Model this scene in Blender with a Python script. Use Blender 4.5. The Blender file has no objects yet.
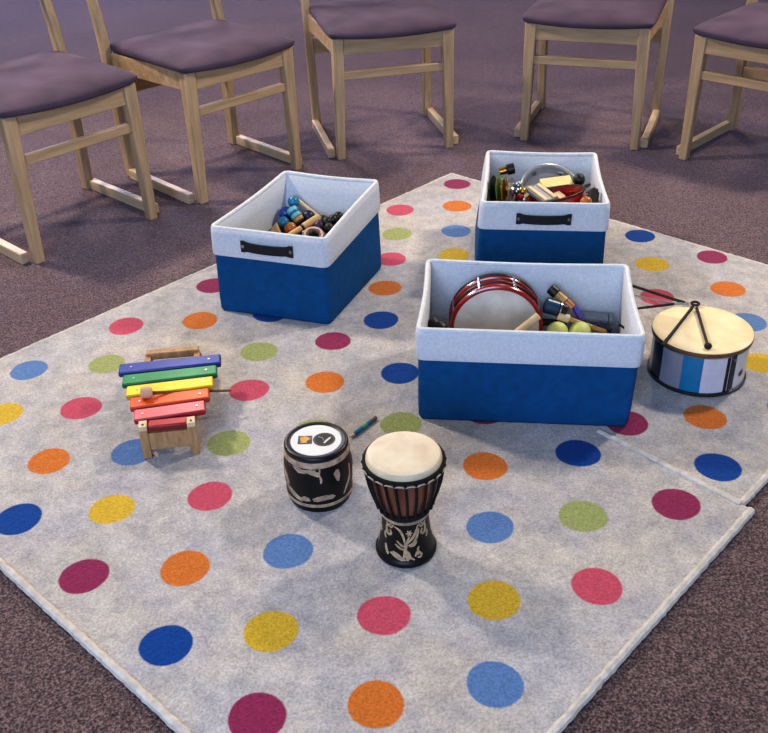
import bpy, bmesh, math, random
from math import sin, cos, pi, radians as R
from mathutils import Vector, Matrix, Quaternion
from mathutils.geometry import delaunay_2d_cdt
random.seed(7)
C = bpy.context.scene.collection

# ------------------------------------------------------------------ camera
CAMZ, FPX, PITCH, ROLL = 1.235, 965.11, 0.55998, -0.0378867
FW = Vector((0, cos(PITCH), -sin(PITCH)))
UP0 = Vector((1, 0, 0)).cross(FW)
RT = cos(ROLL) * Vector((1, 0, 0)) + sin(ROLL) * UP0
UP = -sin(ROLL) * Vector((1, 0, 0)) + cos(ROLL) * UP0
EYE = Vector((0, 0, CAMZ))
cd = bpy.data.cameras.new('camera')
cam = bpy.data.objects.new('camera', cd)
C.objects.link(cam)
m = Matrix.Identity(4)
for i in range(3):
    m[i][0], m[i][1], m[i][2], m[i][3] = RT[i], UP[i], -FW[i], EYE[i]
cam.matrix_world = m
cd.sensor_width = 36.0
cd.lens = FPX / 768 * 36
cd.clip_start = 0.01
bpy.context.scene.camera = cam
def at(x, y, z=0.0):
    'point of the place at height z seen at a measured spot'
    d = FW + RT * ((x - 384) / FPX) - UP * ((y - 366.5) / FPX)
    return EYE + d * ((z - CAMZ) / d.z)

def aY(x, y, Y):
    'the same, but at a known distance Y into the room'
    d = FW + RT * ((x - 384) / FPX) - UP * ((y - 366.5) / FPX)
    return EYE + d * (Y / d.y)

# ------------------------------------------------------------------ materials
def lin(c):
    return tuple(((v / 255) / 12.92 if v / 255 <= 0.04045 else ((v / 255 + 0.055) / 1.055) ** 2.4) for v in c)
def mat(name, rgb, rough=0.6, nscale=40, namt=0.15, bscale=0, bstr=0.0, metal=0.0, sheen=0.0, sheentint=None,
        coat=0.0, wood=False, stretch=None, spec=0.5, rgb2=None):
    mt = bpy.data.materials.new(name); mt.use_nodes = True
    nt = mt.node_tree; nd = nt.nodes; lk = nt.links
    b = nd['Principled BSDF']
    c = lin(rgb)
    b.inputs['Roughness'].default_value = rough
    b.inputs['Metallic'].default_value = metal
    b.inputs['Sheen Weight'].default_value = sheen
    b.inputs['Specular IOR Level'].default_value = spec
    if sheentint: b.inputs['Sheen Tint'].default_value = (*lin(sheentint), 1)
    b.inputs['Coat Weight'].default_value = coat; b.inputs['Coat Roughness'].default_value = 0.25
    tc = nd.new('ShaderNodeTexCoord'); mp = nd.new('ShaderNodeMapping')
    lk.new(tc.outputs['Object'], mp.inputs['Vector'])
    if stretch: mp.inputs['Scale'].default_value = stretch
    n = nd.new('ShaderNodeTexNoise'); n.inputs['Scale'].default_value = nscale; n.inputs['Detail'].default_value = 5
    lk.new(mp.outputs['Vector'], n.inputs['Vector'])
    r = nd.new('ShaderNodeValToRGB')
    lo = tuple(v * (1 - namt * 1.6) for v in c); hi = tuple(min(1, v * (1 + namt * 1.2)) for v in c)
    if rgb2: lo = lin(rgb2)
    r.color_ramp.elements[0].position = 0.3; r.color_ramp.elements[1].position = 0.7
    r.color_ramp.elements[0].color = (*lo, 1); r.color_ramp.elements[1].color = (*hi, 1)
    lk.new(n.outputs['Fac'], r.inputs['Fac']); lk.new(r.outputs['Color'], b.inputs['Base Color'])
    if bstr:
        n2 = nd.new('ShaderNodeTexNoise'); n2.inputs['Scale'].default_value = bscale; n2.inputs['Detail'].default_value = 3
        lk.new(tc.outputs['Object'], n2.inputs['Vector'])
        bp = nd.new('ShaderNodeBump'); bp.inputs['Strength'].default_value = bstr; bp.inputs['Distance'].default_value = 0.002
        lk.new(n2.outputs['Fac'], bp.inputs['Height']); lk.new(bp.outputs['Normal'], b.inputs['Normal'])
    return mt

M = {}
M['chair_wood'] = mat('chair_wood', (188, 159, 123), 0.45, 9, 0.16, stretch=(6, 6, 0.7))
M['chair_wood_x'] = mat('chair_wood_across', (184, 155, 119), 0.45, 9, 0.16, stretch=(0.7, 6, 6))
M['chair_wood_pale'] = mat('chair_wood_pale', (205, 180, 145), 0.5, 9, 0.12, stretch=(6, 0.7, 6))
M['seat_fabric'] = mat('seat_fabric', (84, 70, 86), 0.9, 9, 0.16, 900, 0.5, sheen=0.12, sheentint=(190, 165, 185), spec=0.2)
M['blue_canvas'] = mat('blue_canvas', (10, 79, 130), 0.85, 45, 0.09, 700, 0.5, spec=0.25)
M['white_felt'] = mat('white_felt', (211, 214, 220), 0.95, 160, 0.06, 420, 0.5, spec=0.2)
M['gap_shade'] = mat('gap_shade_dark', (34, 34, 40), .9, 60, .2)  # dark colour stands in for shade and unread dark stuff between bin contents
M['rim_felt'] = mat('rim_felt', (222, 224, 226), 0.95, 60, 0.06, 420, 0.5, spec=0.2)
M['strap'] = mat('black_strap', (14, 18, 26), 0.5, 60, 0.2, 300, 0.2)
M['steel'] = mat('steel', (170, 172, 176), 0.3, 60, 0.08, metal=1.0)
M['dark_steel'] = mat('dark_steel', (90, 90, 92), 0.4, 60, 0.15, metal=1.0)
M['brass'] = mat('brass', (200, 150, 60), 0.3, 60, 0.1, metal=1.0)
M['iridescent'] = mat('iridescent_green_metal', (70, 150, 90), 0.3, 18, 0.3, metal=0.8, rgb2=(190, 190, 90))
M['black'] = mat('black_plastic', (16, 16, 18), 0.45, 50, 0.2)
M['black_rubber'] = mat('black_rubber', (24, 22, 24), 0.7, 50, 0.2)
M['black_rope'] = mat('black_rope', (11, 10, 10), 0.85, 300, 0.3, 500, 0.6)
M['cream_rope'] = mat('cream_rope', (190, 180, 155), 0.8, 200, 0.15, 500, 0.6)
M['skin'] = mat('drum_skin', (228, 216, 192), 0.6, 22, 0.06, 300, 0.15, rgb2=(210, 190, 160))
M['skin_edge'] = mat('drum_skin_edge', (224, 206, 172), 0.7, 40, 0.08, 300, 0.2)
M['skin_stained'] = mat('stained_drum_skin', (246, 228, 188), 0.55, 16, 0.05, 200, 0.1, rgb2=(232, 204, 152))
M['beech'] = mat('beech_wood', (206, 170, 118), 0.5, 20, 0.12, stretch=(1, 1, 4))
M['brown_wood'] = mat('brown_wood', (120, 84, 52), 0.55, 30, 0.22, stretch=(1, 1, 0.3))
M['frame_wood'] = mat('frame_wood', (176, 136, 94), 0.55, 40, 0.2, stretch=(3, 3, 0.5))
M['cream_wood'] = mat('cream_wood', (222, 196, 155), 0.5, 30, 0.1)
M['mallet_wood'] = mat('mallet_wood', (206, 168, 136), .5, 30, .1)
M['yellow_wood'] = mat('pale_yellow_wood', (228, 212, 146), .5, 30, .06)
M['bowl_wood'] = mat('mahogany_bowl', (112, 62, 42), 0.35, 40, 0.3, stretch=(1, 1, 0.3), coat=0.2)
M['ebony'] = mat('ebony_stain', (17, 14, 13), 0.45, 40, 0.3, spec=.35)
M['carving'] = mat('bare_carving', (182, 156, 124), 0.75, 120, 0.2, 300, 0.4)
M['carving_pale'] = mat('pale_carving', (184, 158, 132), 0.7, 60, 0.2, 300, 0.4, rgb2=(134, 112, 94))
M['white_paint'] = mat('white_head', (226, 226, 224), 0.5, 60, 0.03)
M['navy_gloss'] = mat('navy_black_gloss', (10, 12, 26), 0.4, 60, 0.15, coat=0.1)
M['red_gloss'] = mat('red_lacquer', (150, 24, 28), 0.22, 40, 0.2, coat=0.6)
M['red_paint'] = mat('red_paint', (180, 30, 36), 0.4, 40, 0.12)
M['grey_skin'] = mat('grey_skin', (208, 200, 188), 0.6, 20, 0.08, rgb2=(182, 172, 160))
M['grey_plastic'] = mat('grey_plastic', (120, 128, 136), 0.4, 40, 0.1)
M['white_metal'] = mat('white_metal', (205, 208, 212), 0.28, 40, 0.06, metal=0.7)
M['teal'] = mat('teal_paint', (22, 122, 160), 0.35, 40, 0.15, coat=0.3)
M['teal_pale'] = mat('pale_teal_paint', (110, 178, 190), 0.4, 40, 0.12)
M['blue_paint'] = mat('blue_paint', (24, 70, 150), 0.35, 40, 0.15, coat=0.3)
M['dark_teal'] = mat('dark_teal', (24, 62, 86), 0.35, 40, 0.25, coat=0.3)
M['navy'] = mat('navy_paint', (22, 28, 62), 0.4, 40, 0.2)
M['violet'] = mat('violet_paint', (92, 76, 170), 0.4, 40, 0.15)
M['purple_dark'] = mat('dark_purple', (58, 36, 66), 0.4, 40, 0.2)
M['orange_wood'] = mat('orange_varnished_wood', (178, 104, 36), 0.35, 40, 0.2, coat=0.3)
M['gold'] = mat('gold_paint', (190, 150, 80), 0.4, 50, 0.2)
M['lime'] = mat('lime_plastic', (206, 216, 128), 0.5, 40, 0.08)
M['pink_ring'] = mat('pinkish_wood', (196, 160, 146), 0.5, 40, 0.14)
M['xb'] = [mat('bar_' + n, c, 0.5, 30, 0.08, coat=0.12, spec=.35) for n, c in
           [('red', (178, 24, 34)), ('pink', (228, 112, 118)), ('orange', (232, 92, 20)), ('yellow', (245, 212, 14)),
            ('green', (18, 140, 80)), ('blue', (36, 62, 156))]]
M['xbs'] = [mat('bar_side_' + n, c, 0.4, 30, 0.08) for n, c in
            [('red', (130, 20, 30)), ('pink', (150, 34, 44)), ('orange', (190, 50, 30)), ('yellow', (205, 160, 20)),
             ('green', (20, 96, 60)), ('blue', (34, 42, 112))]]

# ------------------------------------------------------------------ mesh helpers
class MB:
    def __init__(s): s.v = []; s.f = []; s.mi = []
    def add(s, vs, fs, mi=0):
        o = len(s.v); s.v += [tuple(v) for v in vs]
        s.f += [[i + o for i in f] for f in fs]; s.mi += [mi] * len(fs); return s
    def box(s, c, size, M3=None, mi=0, taper=1.0):
        x, y, z = [k / 2 for k in size]; vs = []
        for sz in (-1, 1):
            t = taper if sz < 0 else 1
            for sx, sy in ((-1, -1), (1, -1), (1, 1), (-1, 1)):
                p = Vector((sx * x * t, sy * y * t, sz * z))
                vs.append((M3 @ p if M3 else p) + Vector(c))
        return s.add(vs, [(3, 2, 1, 0), (4, 5, 6, 7), (0, 1, 5, 4), (1, 2, 6, 5), (2, 3, 7, 6), (3, 0, 4, 7)], mi)
    def bar(s, a, b, w, h, up=(0, 0, 1), mi=0):
        a, b = Vector(a), Vector(b); d = b - a; L = d.length; d.normalize()
        x = Vector(up).cross(d)
        if x.length < 1e-4: x = Vector((1, 0, 0))
        x.normalize(); y = d.cross(x)
        M3 = Matrix((x, y, d)).transposed()
        return s.box((a + b) / 2, (w, h, L), M3, mi)
    def tube(s, pts, rad, n=10, cap=True, mi=0, flat=1.0, closed=False, ref=None):
        pts = [Vector(p) for p in pts]; k = len(pts); vs = []
        rad = rad if isinstance(rad, (list, tuple)) else [rad] * k
        prev = None
        for i, p in enumerate(pts):
            if closed: d = pts[(i + 1) % k] - pts[i - 1]
            else: d = pts[min(i + 1, k - 1)] - pts[max(i - 1, 0)]
            d.normalize()
            if ref: x = Vector(ref[i] if isinstance(ref[0], (tuple, Vector)) else ref)
            else: x = prev if prev else (Vector((0, 0, 1)) if abs(d.z) < .9 else Vector((1, 0, 0)))
            x = (x - d * x.dot(d)).normalized(); prev = x; y = d.cross(x)
            for j in range(n):
                a = 2 * pi * j / n
                vs.append(p + (x * cos(a) * flat + y * sin(a)) * rad[i])
        fs = []
        for i in range(k if closed else k - 1):
            for j in range(n):
                a, b = i * n + j, i * n + (j + 1) % n
                c, d2 = ((i + 1) % k) * n + (j + 1) % n, ((i + 1) % k) * n + j
                fs.append((a, b, c, d2))
        if cap and not closed:
            fs.append(tuple(range(n - 1, -1, -1))); fs.append(tuple((k - 1) * n + j for j in range(n)))
        return s.add(vs, fs, mi)
    def lathe(s, prof, n=48, mi=0, mis=None):
        vs = []; fs = []; idx = []
        for r, z in prof:
            if r < 1e-6: idx.append([len(vs)]); vs.append((0, 0, z))
            else:
                idx.append(list(range(len(vs), len(vs) + n)))
                vs += [(r * cos(2 * pi * j / n), r * sin(2 * pi * j / n), z) for j in range(n)]
        ms = []
        for i in range(len(prof) - 1):
            A, B = idx[i], idx[i + 1]
            for j in range(n):
                j2 = (j + 1) % n
                if len(A) == 1 and len(B) == 1: continue
                if len(A) == 1: f = (A[0], B[j2], B[j])
                elif len(B) == 1: f = (A[j], A[j2], B[0])
                else: f = (A[j], A[j2], B[j2], B[j])
                fs.append(f); ms.append(mis[i] if mis else mi)
        o = len(s.v); s.v += vs; s.f += [[q + o for q in f] for f in fs]; s.mi += ms
        return s
    def build(s, name, mats, parent=None, smooth=True, bevel=0, seg=2, sub=0, angle=40):
        me = bpy.data.meshes.new(name); me.from_pydata(s.v, [], s.f)
        mats = mats if isinstance(mats, (list, tuple)) else [mats]
        for k in mats: me.materials.append(k)
        me.polygons.foreach_set('material_index', s.mi)
        bm = bmesh.new(); bm.from_mesh(me); bmesh.ops.recalc_face_normals(bm, faces=bm.faces)
        if smooth:
            for f in bm.faces: f.smooth = True
            for e in bm.edges:
                if len(e.link_faces) == 2 and e.calc_face_angle(0) > R(angle): e.smooth = False
        bm.to_mesh(me); bm.free()
        o = bpy.data.objects.new(name, me); C.objects.link(o)
        if parent: o.parent = parent
        if bevel:
            md = o.modifiers.new('bevel', 'BEVEL'); md.width = bevel; md.segments = seg; md.limit_method = 'ANGLE'
        if sub:
            md = o.modifiers.new('sub', 'SUBSURF'); md.levels = sub; md.render_levels = sub
        return o
def tag(o, label, cat, group=None):
    o['label'] = label; o['category'] = cat
    if group: o['group'] = group
    return o
def thing(name, label, cat, loc=(0, 0, 0), rot=None, group=None):
    o = bpy.data.objects.new(name, None); C.objects.link(o); o.empty_display_size = 0.05
    o.location = loc
    if rot is not None:
        o.rotation_mode = 'QUATERNION'; o.rotation_quaternion = rot
    return tag(o, label, cat, group)
def zto(d, spin=0):
    return Vector(d).to_track_quat('Z', 'Y') @ Quaternion((0, 0, 1), spin)
def dup(root, loc, rotz, label, group=None):
    r = root.copy(); C.objects.link(r); r.location = loc; r.scale = (1, 1, 1); r.rotation_euler = (0, 0, rotz); r['label'] = label
    if group: r['group'] = group
    for ch in list(root.children):
        c = ch.copy(); C.objects.link(c); c.parent = r
        for g in ch.children:
            d = g.copy(); C.objects.link(d); d.parent = c
    return r

# ------------------------------------------------------------------ floor
FZ = -0.010
def floor_mat():
    mt = bpy.data.materials.new('loop_carpet'); mt.use_nodes = True
    nt = mt.node_tree; nd = nt.nodes; lk = nt.links; b = nd['Principled BSDF']
    tc = nd.new('ShaderNodeTexCoord')
    n = nd.new('ShaderNodeTexNoise'); n.inputs['Scale'].default_value = 235; n.inputs['Detail'].default_value = 2.5
    n.inputs['Roughness'].default_value = 0.6
    lk.new(tc.outputs['Object'], n.inputs['Vector'])
    r = nd.new('ShaderNodeValToRGB'); e = r.color_ramp.elements
    e[0].position = 0.33; e[0].color = (*lin((45, 37, 36)), 1)
    e[1].position = 0.70; e[1].color = (*lin((152, 130, 122)), 1)
    k = e.new(0.5); k.color = (*lin((95, 80, 77)), 1)
    lk.new(n.outputs['Fac'], r.inputs['Fac'])
    n2 = nd.new('ShaderNodeTexNoise'); n2.inputs['Scale'].default_value = 2.2; n2.inputs['Detail'].default_value = 4
    lk.new(tc.outputs['Object'], n2.inputs['Vector'])
    r2 = nd.new('ShaderNodeValToRGB'); r2.color_ramp.elements[0].position = .3; r2.color_ramp.elements[1].position = .7
    r2.color_ramp.elements[0].color = (.78, .74, .8, 1); r2.color_ramp.elements[1].color = (1.05, 1, 1.02, 1)
    lk.new(n2.outputs['Fac'], r2.inputs['Fac'])
    mx = nd.new('ShaderNodeMix'); mx.data_type = 'RGBA'; mx.blend_type = 'MULTIPLY'; mx.inputs[0].default_value = 1
    lk.new(r.outputs['Color'], mx.inputs[6]); lk.new(r2.outputs['Color'], mx.inputs[7])
    lk.new(mx.outputs[2], b.inputs['Base Color'])
    b.inputs['Roughness'].default_value = 0.95; b.inputs['Specular IOR Level'].default_value = 0.15
    b.inputs['Sheen Weight'].default_value = 0.6; b.inputs['Sheen Roughness'].default_value = 0.4
    b.inputs['Sheen Tint'].default_value = (*lin((196, 178, 200)), 1)
    bp = nd.new('ShaderNodeBump'); bp.inputs['Strength'].default_value = 0.8; bp.inputs['Distance'].default_value = 0.004
    lk.new(n.outputs['Fac'], bp.inputs['Height']); lk.new(bp.outputs['Normal'], b.inputs['Normal'])
    return mt
fl = MB().add([(-7, -3, FZ), (7, -3, FZ), (7, 11, FZ), (-7, 11, FZ)], [(0, 1, 2, 3)]).build('floor', floor_mat(), smooth=False)
fl['kind'] = 'structure'

# ------------------------------------------------------------------ rugs
DC = {'M': (146, 46, 88), 'P': (198, 84, 106), 'O': (210, 120, 48), 'Y': (214, 178, 56), 'B': (4, 70, 148), 'L': (98, 132, 182), 'G': (162, 170, 108)}
def rug_mat():
    mt = bpy.data.materials.new('rug_pile'); mt.use_nodes = True
    nt = mt.node_tree; nd = nt.nodes; lk = nt.links; b = nd['Principled BSDF']
    tc = nd.new('ShaderNodeTexCoord')
    at_ = nd.new('ShaderNodeAttribute'); at_.attribute_name = 'dot'
    def noise(sc, det, ro=.55):
        n = nd.new('ShaderNodeTexNoise'); n.inputs['Scale'].default_value = sc; n.inputs['Detail'].default_value = det
        n.inputs['Roughness'].default_value = ro
        lk.new(tc.outputs['Object'], n.inputs['Vector']); return n
    def ramp(n, p0, c0, p1, c1):
        r = nd.new('ShaderNodeValToRGB'); e = r.color_ramp.elements
        e[0].position = p0; e[1].position = p1; e[0].color = (*c0, 1); e[1].color = (*c1, 1)
        lk.new(n.outputs['Fac'], r.inputs['Fac']); return r
    n1 = noise(22, 9, .78); r1 = ramp(n1, .30, lin((163, 160, 164)), .60, lin((206, 200, 195)))
    n3 = noise(230, 3); r3 = ramp(n3, .28, (.66, .66, .67), .72, (1.10, 1.10, 1.09))
    n5 = noise(5, 3); r5 = ramp(n5, .36, (.93, .95, 1.02), .64, (1.03, 1.0, .94))
    tn = nd.new('ShaderNodeMix'); tn.data_type = 'RGBA'; tn.blend_type = 'MULTIPLY'; tn.inputs[0].default_value = 1
    lk.new(r1.outputs['Color'], tn.inputs[6]); lk.new(r5.outputs['Color'], tn.inputs[7])
    mx0 = nd.new('ShaderNodeMix'); mx0.data_type = 'RGBA'
    lk.new(at_.outputs['Alpha'], mx0.inputs[0]); lk.new(tn.outputs[2], mx0.inputs[6]); lk.new(at_.outputs['Color'], mx0.inputs[7])
    mx = nd.new('ShaderNodeMix'); mx.data_type = 'RGBA'; mx.blend_type = 'MULTIPLY'; mx.inputs[0].default_value = 1
    lk.new(mx0.outputs[2], mx.inputs[6]); lk.new(r3.outputs['Color'], mx.inputs[7])
    lk.new(mx.outputs[2], b.inputs['Base Color'])
    b.inputs['Roughness'].default_value = 0.95; b.inputs['Specular IOR Level'].default_value = 0.15
    b.inputs['Sheen Weight'].default_value = 0.12
    ad = nd.new('ShaderNodeMath'); ad.operation = 'ADD'
    n4 = noise(45, 4); lk.new(n3.outputs['Fac'], ad.inputs[0]); lk.new(n4.outputs['Fac'], ad.inputs[1])
    bp = nd.new('ShaderNodeBump'); bp.inputs['Strength'].default_value = 0.55; bp.inputs['Distance'].default_value = 0.004
    lk.new(ad.outputs[0], bp.inputs['Height']); lk.new(bp.outputs['Normal'], b.inputs['Normal'])
    return mt
RUGM = rug_mat()
M['binding'] = mat('rug_binding', (206, 199, 190), 0.95, 60, 0.12, 150, 1.0, spec=.2)
S = 1.235
O1, T1 = Vector((-0.21954, 0.95935)), 5.51848344
O2, T2 = Vector((0.67935, 1.52243)), 5.50569503
SU, SV = -0.23852, 0.14712
def loc2w(o, t, x, y): return Vector((o.x + x * cos(t) - y * sin(t), o.y + x * sin(t) + y * cos(t)))
def w2loc(o, t, p):
    d = Vector((p[0], p[1])) - o; return Vector((d.x * cos(t) + d.y * sin(t), -d.x * sin(t) + d.y * cos(t)))
# spots measured on the photo: (x, y) -> lattice (u, row)
SEEN1 = {(0, 0): (257, 717), (1, 0): (166, 645), (2, 0): (84, 576), (3, 0): (18, 519), (0, 1): (376, 704), (1, 1): (271, 631), (2, 1): (185, 568),
         (3, 1): (112, 509), (4, 1): (49, 461), (0, 2): (495, 684), (1, 2): (384, 615), (2, 2): (288, 551), (3, 2): (210, 496), (1, 3): (494, 600),
         (1, 4): (597, 586), (2, 4): (490, 527), (2, 5): (583, 516), (2, 6): (676, 504), (3, 5): (485, 466), (3, 6): (578, 453), (5, 6): (400, 373),
         (5, 5): (325, 382), (6, 6): (333, 341), (8, 6): (213, 285.5), (7, 4): (126, 326), (7, 5): (200, 320.5), (6, 5): (259, 351.5), (6, 3): (107, 364),
         (6, 2): (29, 370), (5, 2): (81, 408), (5, 4): (249, 390), (4, 3): (229, 443), (4, 2): (133, 452), (4, 5): (401, 424), (5, 1): (3, 414)}
SKIP1 = {(3, 3), (2, 3), (6, 4)}   # bare rug beside the drums
PAT1 = ['MB', 'OY', 'LP', 'GY', 'LP', 'GO', 'MB']
SEEN2 = {(0, 0): (718, 467), (4, 0): (381, 320), (.5, 1): (705, 417), (4.5, 1): (385, 288), (.5, 3): (762, 363), (5.5, 3): (397, 234), (1, 4): (748, 322),
         (5, 4): (456, 231), (6, 4): (400, 210), (1.5, 5): (728, 289), (2.5, 5): (652, 264), (5.5, 5): (457, 206), (2, 6): (712, 257), (3, 6): (640, 236),
         (6, 6): (457, 184), (1, 0): (627, 423), (2, 4): (657, 297), (5, 2): (391, 259), (4.5, 3): (454, 255)}
PAT2 = ['BM', 'OG', 'LP', 'YG', 'PL', 'YO', 'MB']
def rug(name, label, poly, dots, binding, bind_name='binding'):
    cx = sum(p.x for p in poly) / len(poly); cy = sum(p.y for p in poly) / len(poly)
    root = thing(name, label, 'rug', (cx, cy, FZ))
    V = []; E = []; col = []
    k = len(poly)
    for p in poly: V.append(Vector((p.x - cx, p.y - cy))); col.append((.6, .6, .6, 0))
    E += [(i, (i + 1) % k) for i in range(k)]
    def inside(p):
        c = False
        for i in range(k):
            a, b = V[i], V[(i + 1) % k]
            if (a.y > p.y) != (b.y > p.y) and p.x < (b.x - a.x) * (p.y - a.y) / (b.y - a.y) + a.x: c = not c
        return c
    def edge_gap(p):
        g = 9
        for i in range(k):
            a, b = V[i], V[(i + 1) % k]; d = b - a
            t = max(0, min(1, (p - a).dot(d) / d.length_squared)); g = min(g, (a + d * t - p).length)
        return g
    for (x, y), c in dots:
        p = Vector((x - cx, y - cy))
        gap = edge_gap(p)
        if not inside(p) or gap < 0.036: continue
        ph = random.random() * 6; ph2 = random.random() * 6; rr = min(0.0452 * random.uniform(.98, 1.03), (gap - .0035) / 1.03)
        w = [rr * (1 + .018 * sin(2 * a * 2 * pi / 40 + ph) + .01 * sin(3 * a * 2 * pi / 40 + ph2)) + random.uniform(-.0004, .0004) for a in range(40)]
        for off, al in ((-.0016, 1), (.0016, 0)):
            o = len(V)
            for j in range(40):
                a = j * 2 * pi / 40
                V.append(p + Vector((cos(a), sin(a))) * (w[j] + off)); col.append((*lin(DC[c]), al))
            E += [(o + j, o + (j + 1) % 40) for j in range(40)]
    vo, eo, fo, ov, oe, of = delaunay_2d_cdt(V, E, [], 0, 1e-6)
    cols = [col[ids[0]] if ids else (.6, .6, .6, 0) for ids in ov]
    faces = [f for f in fo if inside(sum((vo[i] for i in f), Vector((0, 0))) / len(f))]
    n = len(vo)
    verts = [(v.x, v.y, -FZ) for v in vo]
    # short side skirt
    cnt = {}
    for f in faces:
        for i in range(len(f)):
            a, b = f[i], f[(i + 1) % len(f)]; cnt.setdefault((min(a, b), max(a, b)), []).append((a, b))
    me = bpy.data.meshes.new('pile')
    low = {}
    fs = [list(f) for f in faces]
    for key, l in cnt.items():
        if len(l) == 1:
            a, b = l[0]
            for q in (a, b):
                if q not in low: low[q] = len(verts); verts.append((verts[q][0], verts[q][1], 0.0005)); cols.append((.6, .6, .6, 0))
            fs.append([b, a, low[a], low[b]])
    me.from_pydata(verts, [], fs); me.materials.append(RUGM)
    ca = me.color_attributes.new('dot', 'FLOAT_COLOR', 'POINT')
    for i, c in enumerate(cols): ca.data[i].color = c
    o = bpy.data.objects.new('pile', me); C.objects.link(o); o.parent = root
    for pts, r in binding:
        P = []; Rr = []
        for i in range(len(pts) - 1):
            a, b = pts[i], pts[i + 1]; st = max(2, int((b - a).length / .008))
            for j in range(st):
                q = a.lerp(b, j / st); P.append((q.x - cx + random.uniform(-.0007, .0007), q.y - cy + random.uniform(-.0007, .0007), .0062 + random.uniform(-.0004, .0004)))
                Rr.append(r * random.uniform(.9, 1.12))
        q = pts[-1]; P.append((q.x - cx, q.y - cy, .006)); Rr.append(r)
        MB().tube(P, Rr, 8).build('binding', M['binding'], root)
    return root
seamA = at(740, 503).to_2d(); 
A1 = loc2w(O1, T1, .348, -.077); A2 = loc2w(O1, T1, -1.303, -.077)
seam = [loc2w(O2, T2, x, y) for x, y in ((.068, -.071), (-.09, -.059), (-.267, -.047), (-.5, -.05), (-1.0, -.056), (-1.488, -.062))]
c1 = at(751.5, 509).to_2d()
# the first rug stops a hair short of the seam
nrm = loc2w(O2, T2, 0, -.0006) - loc2w(O2, T2, 0, 0)
rim1 = [c1] + [p + nrm for p in seam[1:]]
far = loc2w(O1, T1, -1.303, w2loc(O1, T1, rim1[-1]).y)
poly1 = [A2, A1] + rim1 + [far]
B_br = loc2w(O2, T2, .066, .935); B_bl = loc2w(O2, T2, -1.495, .925)
poly2 = seam[::-1] + [B_br, B_bl]
def dots_for(o, t, seen, pat, par):
    out = []
    for j in range(7):
        for k in range(-4, 18):
            u = k - j / 2 if par else k + (.5 if j % 2 else 0)
            key = (k, j) if par else (u, j)
            c = pat[j][(k) % 2]
            if par and key in SKIP1: continue
            if par and key == (4, 4): c = 'G'
            p = at(*seen[key]).to_2d() if key in seen else loc2w(o, t, SU * u, SV * j)
            out.append(((p.x, p.y), c))
    return out
d1 = dots_for(O1, T1, SEEN1, PAT1, True)
d2 = dots_for(O2, T2, SEEN2, PAT2, False)
rug('polka_dot_rug', 'large polka dot rug in front, lying under the djembe, barrel drum and xylophone', poly1, d1,
    [([A2, A1], .0085), ([A1, c1], .0085), ([A2, far], .006)])
rug('polka_dot_rug', 'polka dot rug behind, lying under the side drum and the rear bin', poly2, d2,
    [([seam[2], seam[1], seam[0]], .0088), ([seam[0], B_br], .0085), ([B_br, B_bl], .006), ([B_bl, seam[-1]], .006)])

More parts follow.
